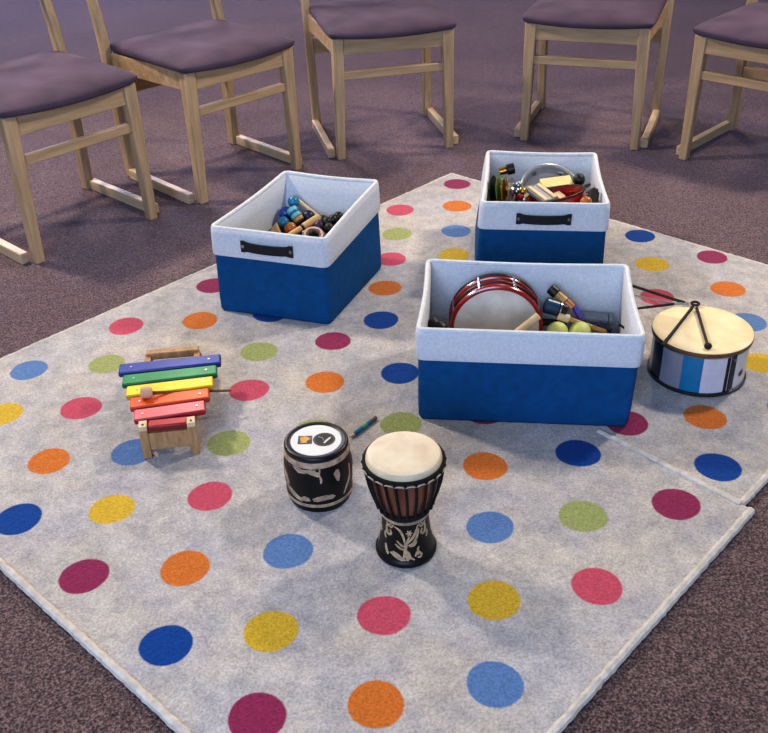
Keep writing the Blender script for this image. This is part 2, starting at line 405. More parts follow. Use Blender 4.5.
# ------------------------------------------------------------------ chairs
def make_chair(label, loc, rz):
    t = thing('chair', label, 'chair', (0, 0, 0), None, 'chairs in a half circle around the rugs')
    # front legs
    for sx in (-1, 1):
        b = MB(); x = sx * .205
        vs = []
        for z, w, d in ((0, .030, .030), (.436, .042, .036)):
            xo = x + sx * (.002 if z == 0 else -.006)
            for dx, dy in ((-1, -1), (1, -1), (1, 1), (-1, 1)): vs.append((xo + dx * w / 2, dy * d / 2, z))
        b.add(vs, [(3, 2, 1, 0), (4, 5, 6, 7), (0, 1, 5, 4), (1, 2, 6, 5), (2, 3, 7, 6), (3, 0, 4, 7)])
        b.build('leg', M['chair_wood'], t, bevel=.004)
    # rear posts
    for sx in (-1, 1):
        b = MB(); st = [(0, .405), (.2, .412), (.43, .418), (.55, .436), (.7, .474), (.86, .53)]
        vs = []; fs = []
        for z, y in st:
            w, d = (.030, .038) if z < .5 else (.028, .034)
            for dx, dy in ((-1, -1), (1, -1), (1, 1), (-1, 1)): vs.append((sx * (.229 + .010 * min(1, z / .45)) + dx * w / 2, y + dy * d / 2, z))
        for i in range(len(st) - 1):
            for j in range(4):
                fs.append((i * 4 + j, i * 4 + (j + 1) % 4, i * 4 + 4 + (j + 1) % 4, i * 4 + 4 + j))
        fs += [(3, 2, 1, 0), tuple(len(vs) - 4 + j for j in range(4))]
        b.add(vs, fs).build('back_post', M['chair_wood'], t, bevel=.004)
        MB().box((sx * .2385, .203, .018), (.026, .37, .034)).build('skid', M['chair_wood_pale'], t, bevel=.003)
        MB().bar((sx * .203, .016, .408), (sx * .226, .402, .408), .02, .062).build('side_apron', M['chair_wood_x'], t, bevel=.002)
    MB().box((0, 0, .408), (.366, .022, .062)).build('front_apron', M['chair_wood_x'], t, bevel=.002)
    MB().box((0, .415, .318), (.455, .02, .058)).build('rear_rail', M['chair_wood_x'], t, bevel=.002)
    MB().box((0, 0, .305), (.378, .018, .03)).build('stretcher', M['chair_wood_x'], t, bevel=.003)
    # cushion
    n = 26; vs = []; fs = []
    def pt(i, j, top):
        u = sin(pi / 2 * (-1 + 2 * i / n)); v = sin(pi / 2 * (-1 + 2 * j / n))
        k = 1 - .035 * (abs(u) ** 10) * (abs(v) ** 10)
        hw = .235 - .004 * (v + 1) / 2
        x = u * hw * k; y = .196 + v * .226 * k + (-.010 * (1 - u * u) if v < 0 else 0) * abs(v) ** 3
        e = max(abs(u), abs(v))
        drop = .012 * (1 - u * u) * max(0, -v) ** 4
        if top:
            z = .449 + .026 * (1 - abs(u) ** 5) ** .6 * (1 - abs(v) ** 5) ** .6 - .010 * (1 - u * u) * (1 - v * v) + .004 * v
        else:
            z = .432 + (.006 if e > .9999 else 0)
            if e < .9999: x *= .985
        return (x, y, z + .010 - drop)
    W = n + 1
    for top in (1, 0):
        for j in range(W):
            for i in range(W): vs.append(pt(i, j, top))
    for j in range(n):
        for i in range(n):
            a = j * W + i; fs.append((a, a + 1, a + W + 1, a + W)); a += W * W; fs.append((a, a + W, a + W + 1, a + 1))
    ring = [i for i in range(W)] + [j * W + n for j in range(1, W)] + [n * W + i for i in range(n - 1, -1, -1)] + [j * W for j in range(n - 1, 0, -1)]
    for a, b in zip(ring, ring[1:] + ring[:1]): fs.append((a, a + W * W, b + W * W, b))
    MB().add(vs, fs).build('seat_cushion', M['seat_fabric'], t, angle=180)
    # backrest above the frame
    vs = []; fs = []; k = 10
    for z, y in ((.69, .474), (.85, .528)):
        for d in (-.014, .014):
            for i in range(k + 1):
                u = -1 + 2 * i / k; vs.append((u * .232, y + d + .02 * (1 - u * u), z))
    w = k + 1
    for i in range(k):
        fs += [(i, i + 1, 2 * w + i + 1, 2 * w + i), (w + i, 3 * w + i, 3 * w + i + 1, w + i + 1), (i, w + i, w + i + 1, i + 1), (2 * w + i, 2 * w + i + 1, 3 * w + i + 1, 3 * w + i)]
    fs += [(0, 2 * w, 3 * w, w), (k, w + k, 3 * w + k, 2 * w + k)]
    MB().add(vs, fs).build('backrest', M['seat_fabric'], t, bevel=.008, seg=3)
    t.location = loc; t.rotation_euler = (0, 0, rz)
    return t
ch = make_chair('wooden chair at far left of the row, its purple seat cut by the photo edge', (-.884, 2.802, FZ), R(46.5))
CG = 'chairs in a half circle around the rugs'
ch.scale = (1, 1, 1.02)
dup(ch, (-.4405, 3.2148, FZ), R(43.3), 'purple-seated wooden chair standing behind the left fabric bin, second from left', CG)
dup(ch, (.0736, 3.488, FZ), R(11.9), 'purple-seated wooden chair in the middle of the row of five', CG)
dup(ch, (.762, 3.506, FZ), R(-21.1), 'purple-seated wooden chair directly behind the rear fabric bin, second from right', CG)
ch5 = dup(ch, (1.251, 3.1654, FZ), R(-45), 'rightmost wooden chair, only the left part of its purple seat in the photo', CG)

MB().box((0, .40, .225), (.43, .02, .036)).build('rear_stretcher', M['chair_wood_x'], ch5, bevel=.002)

# ------------------------------------------------------------------ fabric bins
def ring_pts(bq, tq, zb, zt, t, off, rc=.016, seg=10, cs=4, sag=0.0, wob=0.0, seed=0):
    q = []
    for i in range(4):
        q.append(Vector((bq[i][0], bq[i][1], zb)).lerp(Vector((tq[i][0], tq[i][1], zt[i])), t))
    out = []
    # offset corners along both adjacent edge normals
    qq = []
    for i in range(4):
        a = (q[i] - q[i - 1]); b = (q[(i + 1) % 4] - q[i]); a.z = b.z = 0; a.normalize(); b.normalize()
        na = Vector((a.y, -a.x, 0)); nb = Vector((b.y, -b.x, 0))
        qq.append(q[i] + (na + nb) / (1 + na.dot(nb)) * off)
    for i in range(4):
        p, nx, pv = qq[i], qq[(i + 1) % 4], qq[i - 1]
        d0 = (pv - p).normalized(); d1 = (nx - p).normalized()
        rr = max(.004, rc + off)
        s, e = p + d0 * rr, p + d1 * rr
        for j in range(cs + 1):
            u = j / cs; out.append(s * (1 - u) ** 2 + p * 2 * u * (1 - u) + e * u * u)
        e2 = nx - d1 * rr; nrm2 = Vector((d1.y, -d1.x, 0)).normalized()
        for j in range(1, seg):
            u = j / seg; pp = e.lerp(e2, u)
            w = -sag * sin(pi * u) + wob * (sin(u * 9 + i * 2.1 + seed) * .6 + sin(u * 17 + i + seed * 2 + t * 5) * .4)
            out.append(pp + nrm2 * w + Vector((0, 0, -sag * .5 * sin(pi * u) * t)))
    return out
def make_bin(label, bq, tq, zt, handles, seed, fill):
    cx = sum(p[0] for p in bq) / 4; cy = sum(p[1] for p in bq) / 4
    root = thing('fabric_storage_bin', label, 'storage bin', (cx, cy, 0))
    o = Vector((cx, cy, 0))
    def rp(t, off, **k): return [p - o for p in ring_pts(bq, tq, 0.0008, zt, t, off, seed=seed, **k)]
    def loft(rings, capb=False, capt=False):
        n = len(rings[0]); vs = [p for r in rings for p in r]; fs = []
        for i in range(len(rings) - 1):
            for j in range(n): fs.append((i * n + j, i * n + (j + 1) % n, (i + 1) * n + (j + 1) % n, (i + 1) * n + j))
        if capb: fs.append(tuple(range(n - 1, -1, -1)))
        if capt: fs.append(tuple((len(rings) - 1) * n + j for j in range(n)))
        return MB().add(vs, fs)
    body = [rp(0, -.006), rp(.0, -.002), rp(.03, .0015), rp(.2, .002, wob=.0012, sag=-.002), rp(.4, .001, wob=.0018, sag=-.002), rp(.6, 0, wob=.0012, sag=.000), rp(.74, -.001), rp(.95, -.003)]
    loft(body, capb=True).build('body', M['blue_canvas'], root, angle=70)
    cuff = [rp(.692, .0005), rp(.688, .004), rp(.700, .0052, wob=.0006), rp(.8, .005, wob=.0012, sag=.002), rp(.94, .004, wob=.0008, sag=.004), rp(.995, .003, sag=.004), rp(1.0, 0, sag=.004)]
    loft(cuff).build('cuff', M['white_felt'], root, angle=70)
    lining = [rp(1.0, -.002, sag=.004), rp(.97, -.010, sag=.004), rp(.8, -.011, wob=.0016, sag=.003), rp(.55, -.011, wob=.0016)] + ([rp(.3, -.011, wob=.001)] if fill < .3 else []) + [rp(fill, -.012)]
    loft([rp(fill + .002, -.0125), rp(fill + .004, -.03)], capt=True).build('dark_false_bottom', M['gap_shade'], root, angle=70)  # added raised bottom under the contents, shade of the gaps in its colour
    loft(lining).build('lining', M['white_felt'], root, angle=70)
    MB().tube(rp(1.0, -.003, sag=.004), .0055, 8, closed=True).build('rim', M['rim_felt'], root)
    for a, b in handles:
        A0, B0 = Vector((*bq[a], 0)), Vector((*bq[b], 0)); A1_, B1_ = Vector((*tq[a], zt[a])), Vector((*tq[b], zt[b]))
        P, Q = A0.lerp(A1_, .835) - o, B0.lerp(B1_, .835) - o
        d = (Q - P); L = d.length; d.normalize(); c = (P + Q) / 2
        up = ((A1_ - A0) + (B1_ - B0)).normalized(); nr = d.cross(up).normalized()
        k = 16; vs = []; fs = []
        for i in range(k + 1):
            u = -1 + 2 * i / k
            out = .0062 if abs(u) > .76 else .0062 + .006 * cos(u / .76 * pi / 2) ** .6
            hh = .0155 if abs(u) > .76 else .0125
            for dz, dn in ((-1, 0), (1, 0), (1, .0028), (-1, .0028)):
                vs.append(c + d * u * .072 + nr * (out + dn) + up * dz * hh - up * .0012 * (1 - u * u))
        for i in range(k):
            for j in range(4): fs.append((i * 4 + j, i * 4 + (j + 1) % 4, i * 4 + 4 + (j + 1) % 4, i * 4 + 4 + j))
        fs += [(3, 2, 1, 0), tuple(k * 4 + j for j in range(4))]
        h = MB().add(vs, fs).build('handle', M['strap'], root)
        for s in (-1, 1):
            p = c + d * s * .066 + nr * .0088
            MB().bar(p, p + nr * .0016, .007, .008, up=up).build('rivet', M['steel'], h, bevel=.0006)
    return root
bigB = [(.073, 1.744), (.520, 1.684), (.580, 2.012), (.106, 2.068)]
bigT = [(.071, 1.740), (.531, 1.675), (.572, 2.003), (.112, 2.070)]
make_bin('large blue fabric bin with a grey-white cuff in front, holding a red hand drum', bigB, bigT, [.23, .229, .229, .23], [], 1, .05)
lefB = [(-.434, 2.286), (-.136, 2.180), (.006, 2.506), (-.284, 2.612)]
lefT = [(-.434, 2.300), (-.133, 2.192), (.005, 2.556), (-.264, 2.664)]
make_bin('left blue fabric bin beside the left rug edge, holding teal shakers and a clave', lefB, lefT, [.235, .235, .243, .241], [(0, 1), (2, 3)], 4, .50)
smlB = [(.260, 2.395), (.602, 2.346), (.650, 2.715), (.302, 2.775)]
smlT = [(.274, 2.390), (.604, 2.343), (.648, 2.729), (.333, 2.784)]
make_bin('rear blue fabric bin at the back of the rugs, holding tambourines and cymbals', smlB, smlT, [.235, .235, .235, .235], [(0, 1), (2, 3)], 9, .52)

# ------------------------------------------------------------------ drums on the rug
def interp(prof, z):
    for (r0, z0), (r1, z1) in zip(prof, prof[1:]):
        if z0 <= z <= z1 and z1 > z0: return r0 + (r1 - r0) * (z - z0) / (z1 - z0)
    return prof[-1][0]
def smooth_prof(p, k=5):
    out = []
    for i in range(len(p) - 1):
        p0 = p[max(i - 1, 0)]; p1 = p[i]; p2 = p[i + 1]; p3 = p[min(i + 2, len(p) - 1)]
        for j in range(k):
            t = j / k
            out.append(tuple(.5 * (2 * p1[c] + (p2[c] - p0[c]) * t + (2 * p0[c] - 5 * p1[c] + 4 * p2[c] - p3[c]) * t * t + (3 * p1[c] - p0[c] - 3 * p2[c] + p3[c]) * t ** 3) for c in (0, 1)))
    return out + [p[-1]]
def on(prof, a, z, off=0):
    r = interp(prof, z) + off; return Vector((r * sin(a), -r * cos(a), z))   # a = 0 faces the viewer side
def vine(b, prof, pts, r, k=5):
    P = smooth_prof(pts, k); n = len(P); ps = [on(prof, a, z, .0003) for a, z in P]
    rr = [1.4 * r * (.45 + .55 * sin(pi * min(.92, max(.08, i / (n - 1))))) for i in range(n)]
    ref = [Vector((sin(a), -cos(a), 0)) for a, z in P]
    b.tube(ps, rr, 6, flat=.5, ref=ref)
def blob(b, prof, pts, off=.0007):
    # filled patch lying on the turned surface, cut in a fine fan
    P = pts; ca = sum(p[0] for p in P) / len(P); cz = sum(p[1] for p in P) / len(P)
    vs = [on(prof, ca, cz, off + .0004)]; fs = []; n = len(P)
    for t in (.5, 1.0):
        for a, z in P: vs.append(on(prof, ca + (a - ca) * t, cz + (z - cz) * t, off if t < 1 else off - .0004))
    for j in range(n):
        j2 = (j + 1) % n; fs.append((0, 1 + j, 1 + j2)); fs.append((1 + j, 1 + n + j, 1 + n + j2, 1 + j2))
    b.add(vs, fs)
# djembe
dj = thing('djembe', 'small goblet-shaped djembe with pale skin, black ropes and carved black foot', 'drum', (.0283, 1.335, 0))
dj.scale = (1, 1, 1.075)
foot = smooth_prof([(.0540, .0004), (.0562, .004), (.0562, .0095), (.0530, .0145), (.0505, .022), (.0468, .036), (.0440, .052), (.0424, .070), (.0420, .086), (.0420, .095)])
bowl = smooth_prof([(.0420, .095), (.0445, .103), (.0510, .118), (.0572, .136), (.0622, .155), (.0655, .174), (.0668, .190)])
MB().lathe([(0, .0004)] + foot, 64).build('foot', M['ebony'], dj)
MB().lathe(bowl, 64).build('bowl', M['bowl_wood'], dj)
MB().lathe(smooth_prof([(.0415, .0845), (.0440, .0860), (.0443, .0885), (.0420, .0905)], 3), 64).build('trim_ring', M['carving_pale'], dj)
def torus_part(name, R0, z, r, mt, par, n=64, jit=0):
    return MB().tube([(R0 * cos(2 * pi * i / n), R0 * sin(2 * pi * i / n), z + random.uniform(-jit, jit)) for i in range(n)], r, 8, closed=True).build(name, mt, par)
torus_part('rope_ring', .0440, .0985, .0040, M['black_rope'], dj)
torus_part('rope_ring', .0462, .1040, .0034, M['black_rope'], dj)
torus_part('rope_ring', .0698, .1930, .0034, M['black_rope'], dj)
MB().lathe([(.0666, .186), (.0672, .1945), (.0662, .2015), (.0636, .2048)], 64).build('skin_edge', M['skin_edge'], dj)
MB().lathe([(.0638, .2046), (.0620, .2056), (.05, .2060), (0, .2060)], 64).build('drumhead', M['skin'], dj)
NR = 24
for i in range(NR):
    a0 = 2 * pi * i / NR; a1 = 2 * pi * (i + .22) / NR
    pts = []
    for k, z in enumerate((.192, .176, .155, .134, .116, .1035)):
        a = a0 + (a1 - a0) * sin(k / 5 * pi / 2); pts.append(on(bowl, a, z, .0032 if 0 < k < 5 else .006))
    MB().tube(pts, .0024, 6).build('rope', M['black_rope'], dj)
    # a pale loop of cord knotted over the ring
    pts = [on(bowl, a0 + d * .9, z, o_) for d, z, o_ in ((.00, .1865, .0058), (.06, .1885, .0068), (.13, .1893, .0070), (.20, .1888, .0068), (.25, .1868, .0058))]
    MB().tube(pts, .0014, 6).build('loop', M['cream_rope'], dj)
cv = MB()
def fl(cx, cz, s=1):      # small flower
    for k in range(6):
        a = k * pi / 3
        vine(cv, foot, [(cx, cz), (cx + cos(a) * .07 * s, cz + sin(a) * .0034 * s), (cx + cos(a) * .13 * s, cz + sin(a) * .0062 * s)], .0011 * s, 3)
fl(.12, .068, 1.1)
vine(cv, foot, [(.13, .062), (.02, .050), (-.06, .036), (-.10, .024), (-.22, .016)], .0022)
vine(cv, foot, [(-.05, .042), (-.12, .060), (-.28, .074), (-.52, .080)], .0019)
vine(cv, foot, [(-.04, .042), (-.20, .044), (-.40, .052)], .0017)
vine(cv, foot, [(-.05, .036), (-.24, .038), (-.46, .045)], .0017)
vine(cv, foot, [(.02, .048), (.22, .056), (.40, .068), (.52, .082)], .0021)
vine(cv, foot, [(.06, .044), (.28, .048), (.46, .060), (.56, .074)], .0019)
vine(cv, foot, [(.10, .042), (.30, .043), (.44, .050)], .0015)
vine(cv, foot, [(-.06, .036), (.06, .030), (.12, .022), (.26, .0165)], .0021)
vine(cv, foot, [(-.08, .030), (-.01, .023), (.04, .016)], .0023)
vine(cv, foot, [(-.02, .036), (.0, .028), (.10, .018)], .0018)
vine(cv, foot, [(.30, .022), (.42, .029), (.54, .024)], .0022)
vine(cv, foot, [(.42, .023), (.44, .034), (.50, .038)], .0018)
vine(cv, foot, [(.38, .020), (.50, .019), (.58, .025)], .0018)
for s in (-1, 1):
    vine(cv, foot, [(s * .66, .083), (s * .92, .074), (s * .84, .060), (s * .66, .063), (s * .74, .071)], .0021)
    vine(cv, foot, [(s * .55, .083), (s * .70, .076), (s * .95, .082)], .0018)
    vine(cv, foot, [(s * .90, .066), (s * 1.02, .056), (s * .94, .048)], .0019)
blob(cv, foot, [(-.68, .026), (-.50, .031), (-.30, .027), (-.14, .021), (.0, .0165), (-.16, .0155), (-.32, .017), (-.48, .021)])
blob(cv, foot, [(-.98, .036), (-.88, .039), (-.78, .030), (-.68, .023), (-.76, .020), (-.90, .027)])
for k in range(5):
    a = 1.5 + k * .75
    vine(cv, foot, [(a, .072), (a + .2, .058), (a + .05, .042), (a + .3, .026)], .0018); fl(a + .35, .055)
cv.build('carved_motif', M['carving'], dj)
# barrel drum
bd = thing('barrel_drum', 'small black barrel drum with white top carrying two stickers, left of djembe', 'drum', (-.1365, 1.504, 0))
bd.scale = (.957, .957, 1.06)
bprof = smooth_prof([(.0625, .0004), (.0650, .006), (.0672, .020), (.0695, .045), (.0700, .065), (.0688, .085), (.0662, .104), (.0635, .114)])
MB().lathe([(0, .0004)] + bprof + [(0, .114)], 72).build('body', M['ebony'], bd)
MB().lathe(smooth_prof([(.0628, .1140), (.0648, .1148), (.0652, .119), (.0640, .1232), (.0605, .1248), (.0545, .1242), (.0515, .1228)], 3), 72).build('hoop', M['navy_gloss'], bd)
hd = MB().lathe([(.0518, .1226), (.0512, .1236), (0, .1236)], 72).build('drumhead', M['white_paint'], bd)
MB().lathe([(.0664, .1025), (.0674, .1040), (.0652, .1130), (.0642, .1140)], 72).build('upper_band', M['carving_pale'], bd)
MB().lathe([(.0662, .0145), (.0684, .0155), (.0690, .0215), (.0682, .0225)], 72).build('lower_band', M['carving_pale'], bd)
def motif(fn, *a): b_ = MB(); fn(b_, bprof, *a); b_.build('carved_motif', M['carving_pale'], bd)
motif(blob, [(-1.1, .104), (-.6, .103), (-.1, .103), (.15, .103), (.12, .090), (.06, .086), (-.02, .096), (-.35, .092), (-.55, .091), (-.7, .097), (-.9, .098)])
motif(blob, [(.52, .086), (.62, .093), (.72, .091), (.74, .078), (.68, .066), (.60, .070), (.56, .078)])
motif(blob, [(-.18, .036), (.02, .042), (.22, .044), (.44, .042), (.54, .036), (.44, .031), (.16, .031), (-.02, .029)])
motif(vine, [(-.14, .031), (.1, .034), (.3, .037), (.5, .036)], .0012)
motif(blob, [(-1.3, .085), (-1.15, .080), (-1.0, .070), (-.92, .056), (-1.02, .052), (-1.12, .060), (-1.26, .066)])
motif(vine, [(-1.25, .060), (-1.0, .048), (-.78, .042), (-.6, .034), (-.42, .030)], .0026)
motif(vine, [(-1.1, .048), (-.9, .038), (-.7, .032), (-.5, .026)], .0022)
motif(blob, [(-.52, .036), (-.40, .041), (-.26, .038), (-.22, .031), (-.36, .028), (-.48, .030)])
motif(vine, [(.1, .090), (.14, .080), (.12, .072)], .002)
motif(vine, [(.85, .030), (1.0, .046), (1.15, .060), (1.2, .085)], .0022)
for k in range(4):
    a = 1.6 + k * .85
    motif(blob, [(a, .036), (a + .2, .044), (a + .5, .040), (a + .45, .030), (a + .15, .028)])
    motif(vine, [(a, .09), (a + .2, .075), (a + .1, .06), (a + .4, .05)], .0022)
M['st_dark'] = mat('sticker_slate', (64, 70, 80), .5, 60, .08); M['st_orange'] = mat('sticker_orange', (222, 160, 70), .5, 60, .12)
M['st_black'] = mat('sticker_black', (40, 38, 38), .5, 60, .08); M['st_white'] = mat('sticker_white', (214, 212, 206), .5, 60, .05)
M['st_ring'] = mat('sticker_grey_ring', (120, 118, 112), .5, 60, .05)
zs = .1237
def disc(b, cx, cy, rx, ry, z, mi=0, n=28, wob=0):
    b.add([(cx, cy, z)] + [(cx + (rx + wob * sin(3 * a * 2 * pi / n + 1)) * cos(a * 2 * pi / n), cy + ry * sin(a * 2 * pi / n), z) for a in range(n)],
          [(0, 1 + a, 1 + (a + 1) % n) for a in range(n)], mi)
b = MB().box((-.0220, .001, zs + .0002), (.0285, .0270, .0004)); disc(b, -.0235, .0035, .0098, .0092, zs + .0006, 1, wob=.0012)
b.box((-.0245, -.0075, zs + .0005), (.013, .0038, .0004), mi=1); b.box((-.0105, .006, zs + .0005), (.003, .011, .0004), mi=2)
b.build('square_sticker', [M['st_dark'], M['st_orange'], M['st_ring']], bd, smooth=False)
b = MB(); disc(b, .0165, .0005, .0225, .0225, zs + .0003, 0)
disc(b, .0165, .0005, .0205, .0205, zs + .0005, 1); disc(b, .0165, .0005, .0192, .0192, zs + .0007, 0)
def mk(x, y): return (.0165 + (x - .0135) * 1.15, (y - .0005) * 1.15, zs + .001)
b.add([mk(.012, -.011), mk(.016, -.0105), mk(.025, .003), mk(.0255, .0075), mk(.021, .004), mk(.015, -.004)], [(0, 1, 2, 3, 4, 5)], 2)
b.bar(mk(.0025, .0085), mk(.011, .0035), .0003, .0024, mi=2); b.bar(mk(.0105, .0040), mk(.013, -.003), .0003, .0018, mi=2)
b.build('round_sticker', [M['st_black'], M['st_ring'], M['st_white']], bd, smooth=False)
# side drum
sdz = .115
sd = thing('side_drum', 'round side drum with coloured panels and cream skin, right of the large bin', 'drum', (.730, 1.897, 0), Quaternion((0, 0, 1), R(-27)))
RD = .1070
PAN = [(-180, -122, 0), (-122, -62, 3), (-62, -39.5, 1), (-39.5, -10.5, 2), (-10.5, 13.5, 4), (13.5, 42, 3), (42, 46.5, 5), (46.5, 180, 6)]
M['pn'] = [mat('panel_' + n, c, .35, 30, .06, coat=.3) for n, c in
           [('grey', (150, 146, 152)), ('navy', (26, 28, 52)), ('mid_grey', (146, 142, 152)), ('lavender', (210, 204, 214)), ('blue', (10, 118, 164)), ('black', (14, 14, 18)), ('white', (220, 214, 212))]]
b = MB()
for a0, a1, mi in PAN:
    n = max(2, int((a1 - a0) / 4)); vs = []; fs = []
    for i in range(n + 1):
        a = R(a0 + (a1 - a0) * i / n)
        for z in (.006, sdz - .012): vs.append((RD * sin(a), -RD * cos(a), z))
    for i in range(n): fs.append((i * 2, i * 2 + 2, i * 2 + 3, i * 2 + 1))
    b.add(vs, fs, mi)
b.build('shell', M['pn'], sd)
MB().lathe([(RD - .006, .0004), (RD + .003, .0006), (RD + .0045, .004), (RD + .004, .008), (RD + .001, .0095)], 80).build('bottom_rim', M['dark_steel'], sd)
MB().lathe([(RD + .0005, sdz - .0155), (RD + .0035, sdz - .0145), (RD + .004, sdz - .011), (RD + .001, sdz - .010)], 80).build('top_rim', M['steel'], sd)
MB().lathe([(RD + .001, sdz - .011), (RD + .0052, sdz - .009), (RD + .0055, sdz - .002), (RD + .003, sdz)], 80).build('hoop', M['brown_wood'], sd)
MB().lathe([(RD + .0048, sdz - .004), (RD + .0045, sdz - .0005), (RD + .002, sdz + .001), (RD - .02, sdz + .0006), (0, sdz + .0006)], 80).build('drumhead', M['skin_stained'], sd)
MB().lathe([(0, .003), (RD - .004, .003)], 80).build('bottom_head', M['skin'], sd)
a = R(50); nv = Vector((sin(a), -cos(a), 0))
br = MB().bar(nv * (RD + .003) + Vector((0, 0, .004)), nv * (RD + .003) + Vector((0, 0, sdz - .012)), .012, .004, up=nv).build('bracket', M['dark_steel'], sd, bevel=.001)
for z in (.014, sdz - .022):
    MB().tube([nv * (RD + .004) + Vector((0, 0, z)), nv * (RD + .008) + Vector((0, 0, z))], .0035, 10).build('screw', M['steel'], br)
b = MB(); a = R(69)
def onr(a, z, o_=.0006): return ((RD + o_) * sin(a), -(RD + o_) * cos(a), z)
vs = [onr(a, .043)] + [onr(a + R(6.6 * cos(t * pi / 10) * (1 if t % 2 else .62)), .043 + .0105 * sin(t * pi / 10) * (1 if t % 2 else .62)) for t in range(20)]
b.add(vs, [(0, 1 + t, 1 + (t + 1) % 20) for t in range(20)])
vs = [onr(a, .043, .001)] + [onr(a + R(1.8 * cos(t * pi / 6)), .043 + .003 * sin(t * pi / 6), .001) for t in range(12)]
b.add(vs, [(0, 1 + t, 1 + (t + 1) % 12) for t in range(12)], 1)
b.build('emblem', [M['bowl_wood'], M['black']], sd)
# beaters lying on the drum
zt_ = sdz + .005
ringc = at(695.3, 303.5, zt_ + .002)
db = thing('beater_pair', 'pair of black drum sticks joined by a ring, lying across the drum skin', 'drum beater', ringc)
MB().tube([(.0085 * cos(2 * pi * i / 20), .0085 * sin(2 * pi * i / 20), 0) for i in range(20)], .0032, 8, closed=True).build('ring', M['black_rubber'], db)
e1 = at(662.5, 345.5, zt_) - ringc; e2 = at(708, 346, zt_ + .002) - ringc
MB().tube([e1 * .08, e1 * .5, e1], [.0036, .0034, .004], 10).build('stick', M['black_rubber'], db)
s2 = MB().tube([e2 * .12, e2 * .5, e2], [.0036, .0032, .003], 10).build('stick', M['black_rubber'], db)
b = MB(); b.lathe([(.0085 * sin(pi * i / 10), -.0085 * cos(pi * i / 10) * .9) for i in range(11)], 20); tip = b.build('tip', M['black_rubber'], s2); tip.location = e2
# three thin rods
j0 = at(689, 303.8, zt_ + .001); j1 = at(674, 303.6, zt_)
wb = thing('wire_brush', 'wire brush of three thin rods leaning from the drum rim to behind the large bin', 'brush', j0)
MB().tube([Vector((0, 0, 0)), j1 - j0], .0032, 10).build('ferrule', M['steel'], wb)
for (px, py, r_, mt, st) in ((636, 287, .0040, 'black_rubber', (684, 302.5)), (638, 296.2, .0024, 'white_metal', (674, 303.4)), (641, 308, .0033, 'black_rubber', (674, 304))):
    e = at(px, py, .03) - j0; s_ = at(*st, zt_) - j0; d = (e - s_)
    MB().tube([s_, s_ + d * .5, e, e + d * .10], r_, 8).build('rod', M[mt], wb)
# pencil
pa, pb = at(376, 417.5, .0045), at(349.5, 437.5, .0045)
pc = thing('pencil', 'short teal striped pencil lying on the rug behind the barrel drum', 'pencil', pa)
d = pb - pa
def seg(t0, t1, r0, r1): return MB().tube([d * t0, d * t1], [r0, r1], 8)
seg(.22, .85, .0045, .0045).build('barrel', M['teal'], pc)
seg(.36, .52, .0047, .0047).build('stripe', mat('pencil_green', (80, 170, 120), .4), pc)
seg(0, .22, .0042, .0046).build('cap', mat('pencil_cap', (112, 96, 92), .5), pc)
seg(.85, .97, .0045, .0014).build('sharpened_end', M['cream_wood'], pc)
seg(.97, 1.0, .0014, .0004).build('lead', M['black'], pc)

# ------------------------------------------------------------------ xylophone
xy = thing('xylophone', 'small toy xylophone with six rainbow bars on a wooden stand', 'xylophone', (-.47, 1.78, 0))
XO = Vector((-.47, 1.78, 0))
c1_, c5_ = Vector((-.459, 1.699, 0)), Vector((-.490, 1.889, 0))
step = (c5_ - c1_) / 4; ax = step.normalized()
XT = .082
FLp, FRp = Vector((-.507, 1.646, 0)), Vector((-.408, 1.655, 0))
BLp, BRp = Vector((-.556, 1.958, 0)), Vector((-.442, 1.970, 0))
for P, Q in ((FLp, BLp), (FRp, BRp)):
    MB().bar(P - XO + Vector((0, 0, .056)), Q - XO + Vector((0, 0, .056)), .014, .02).build('rail', M['frame_wood'], xy, bevel=.0015)
for P in (FLp, FRp):
    p = P - XO
    l = MB().box(p + Vector((0, 0, .0365)), (.018, .018, .072), Matrix.Rotation(R(9), 3, 'Z')).build('leg', M['frame_wood'], xy, bevel=.0015)
    MB().box(p + Vector((0, .003, .0775)), (.017, .024, .011), Matrix.Rotation(R(9), 3, 'Z')).build('end_block', M['cream_wood'], l, bevel=.001)
    MB().tube([p + Vector((.001, -.001, .0825)), p + Vector((.001, -.001, .0842))], .0026, 10).build('screw', M['black'], l)
for P in (BLp, BRp):
    MB().box(P - XO + Vector((0, -.004, .028)), (.018, .018, .056), Matrix.Rotation(R(9), 3, 'Z')).build('leg', M['brown_wood'], xy, bevel=.0015)
MB().bar(FLp - XO + Vector((.008, 0, .041)), FRp - XO + Vector((-.008, 0, .041)), .010, .042).build('end_board', M['frame_wood'], xy, bevel=.001)
MB().bar(BLp - XO + Vector((-.004, 0, .0640)), BRp - XO + Vector((.004, 0, .0640)), .020, .018).build('crossbar', M['frame_wood'], xy, bevel=.0015)
lens_ = [.083, .150, .170, .190, .211, .231]
angs = [6.5, 10.8, 9.8, 9.0, 8.2, 7.2]
bars = []
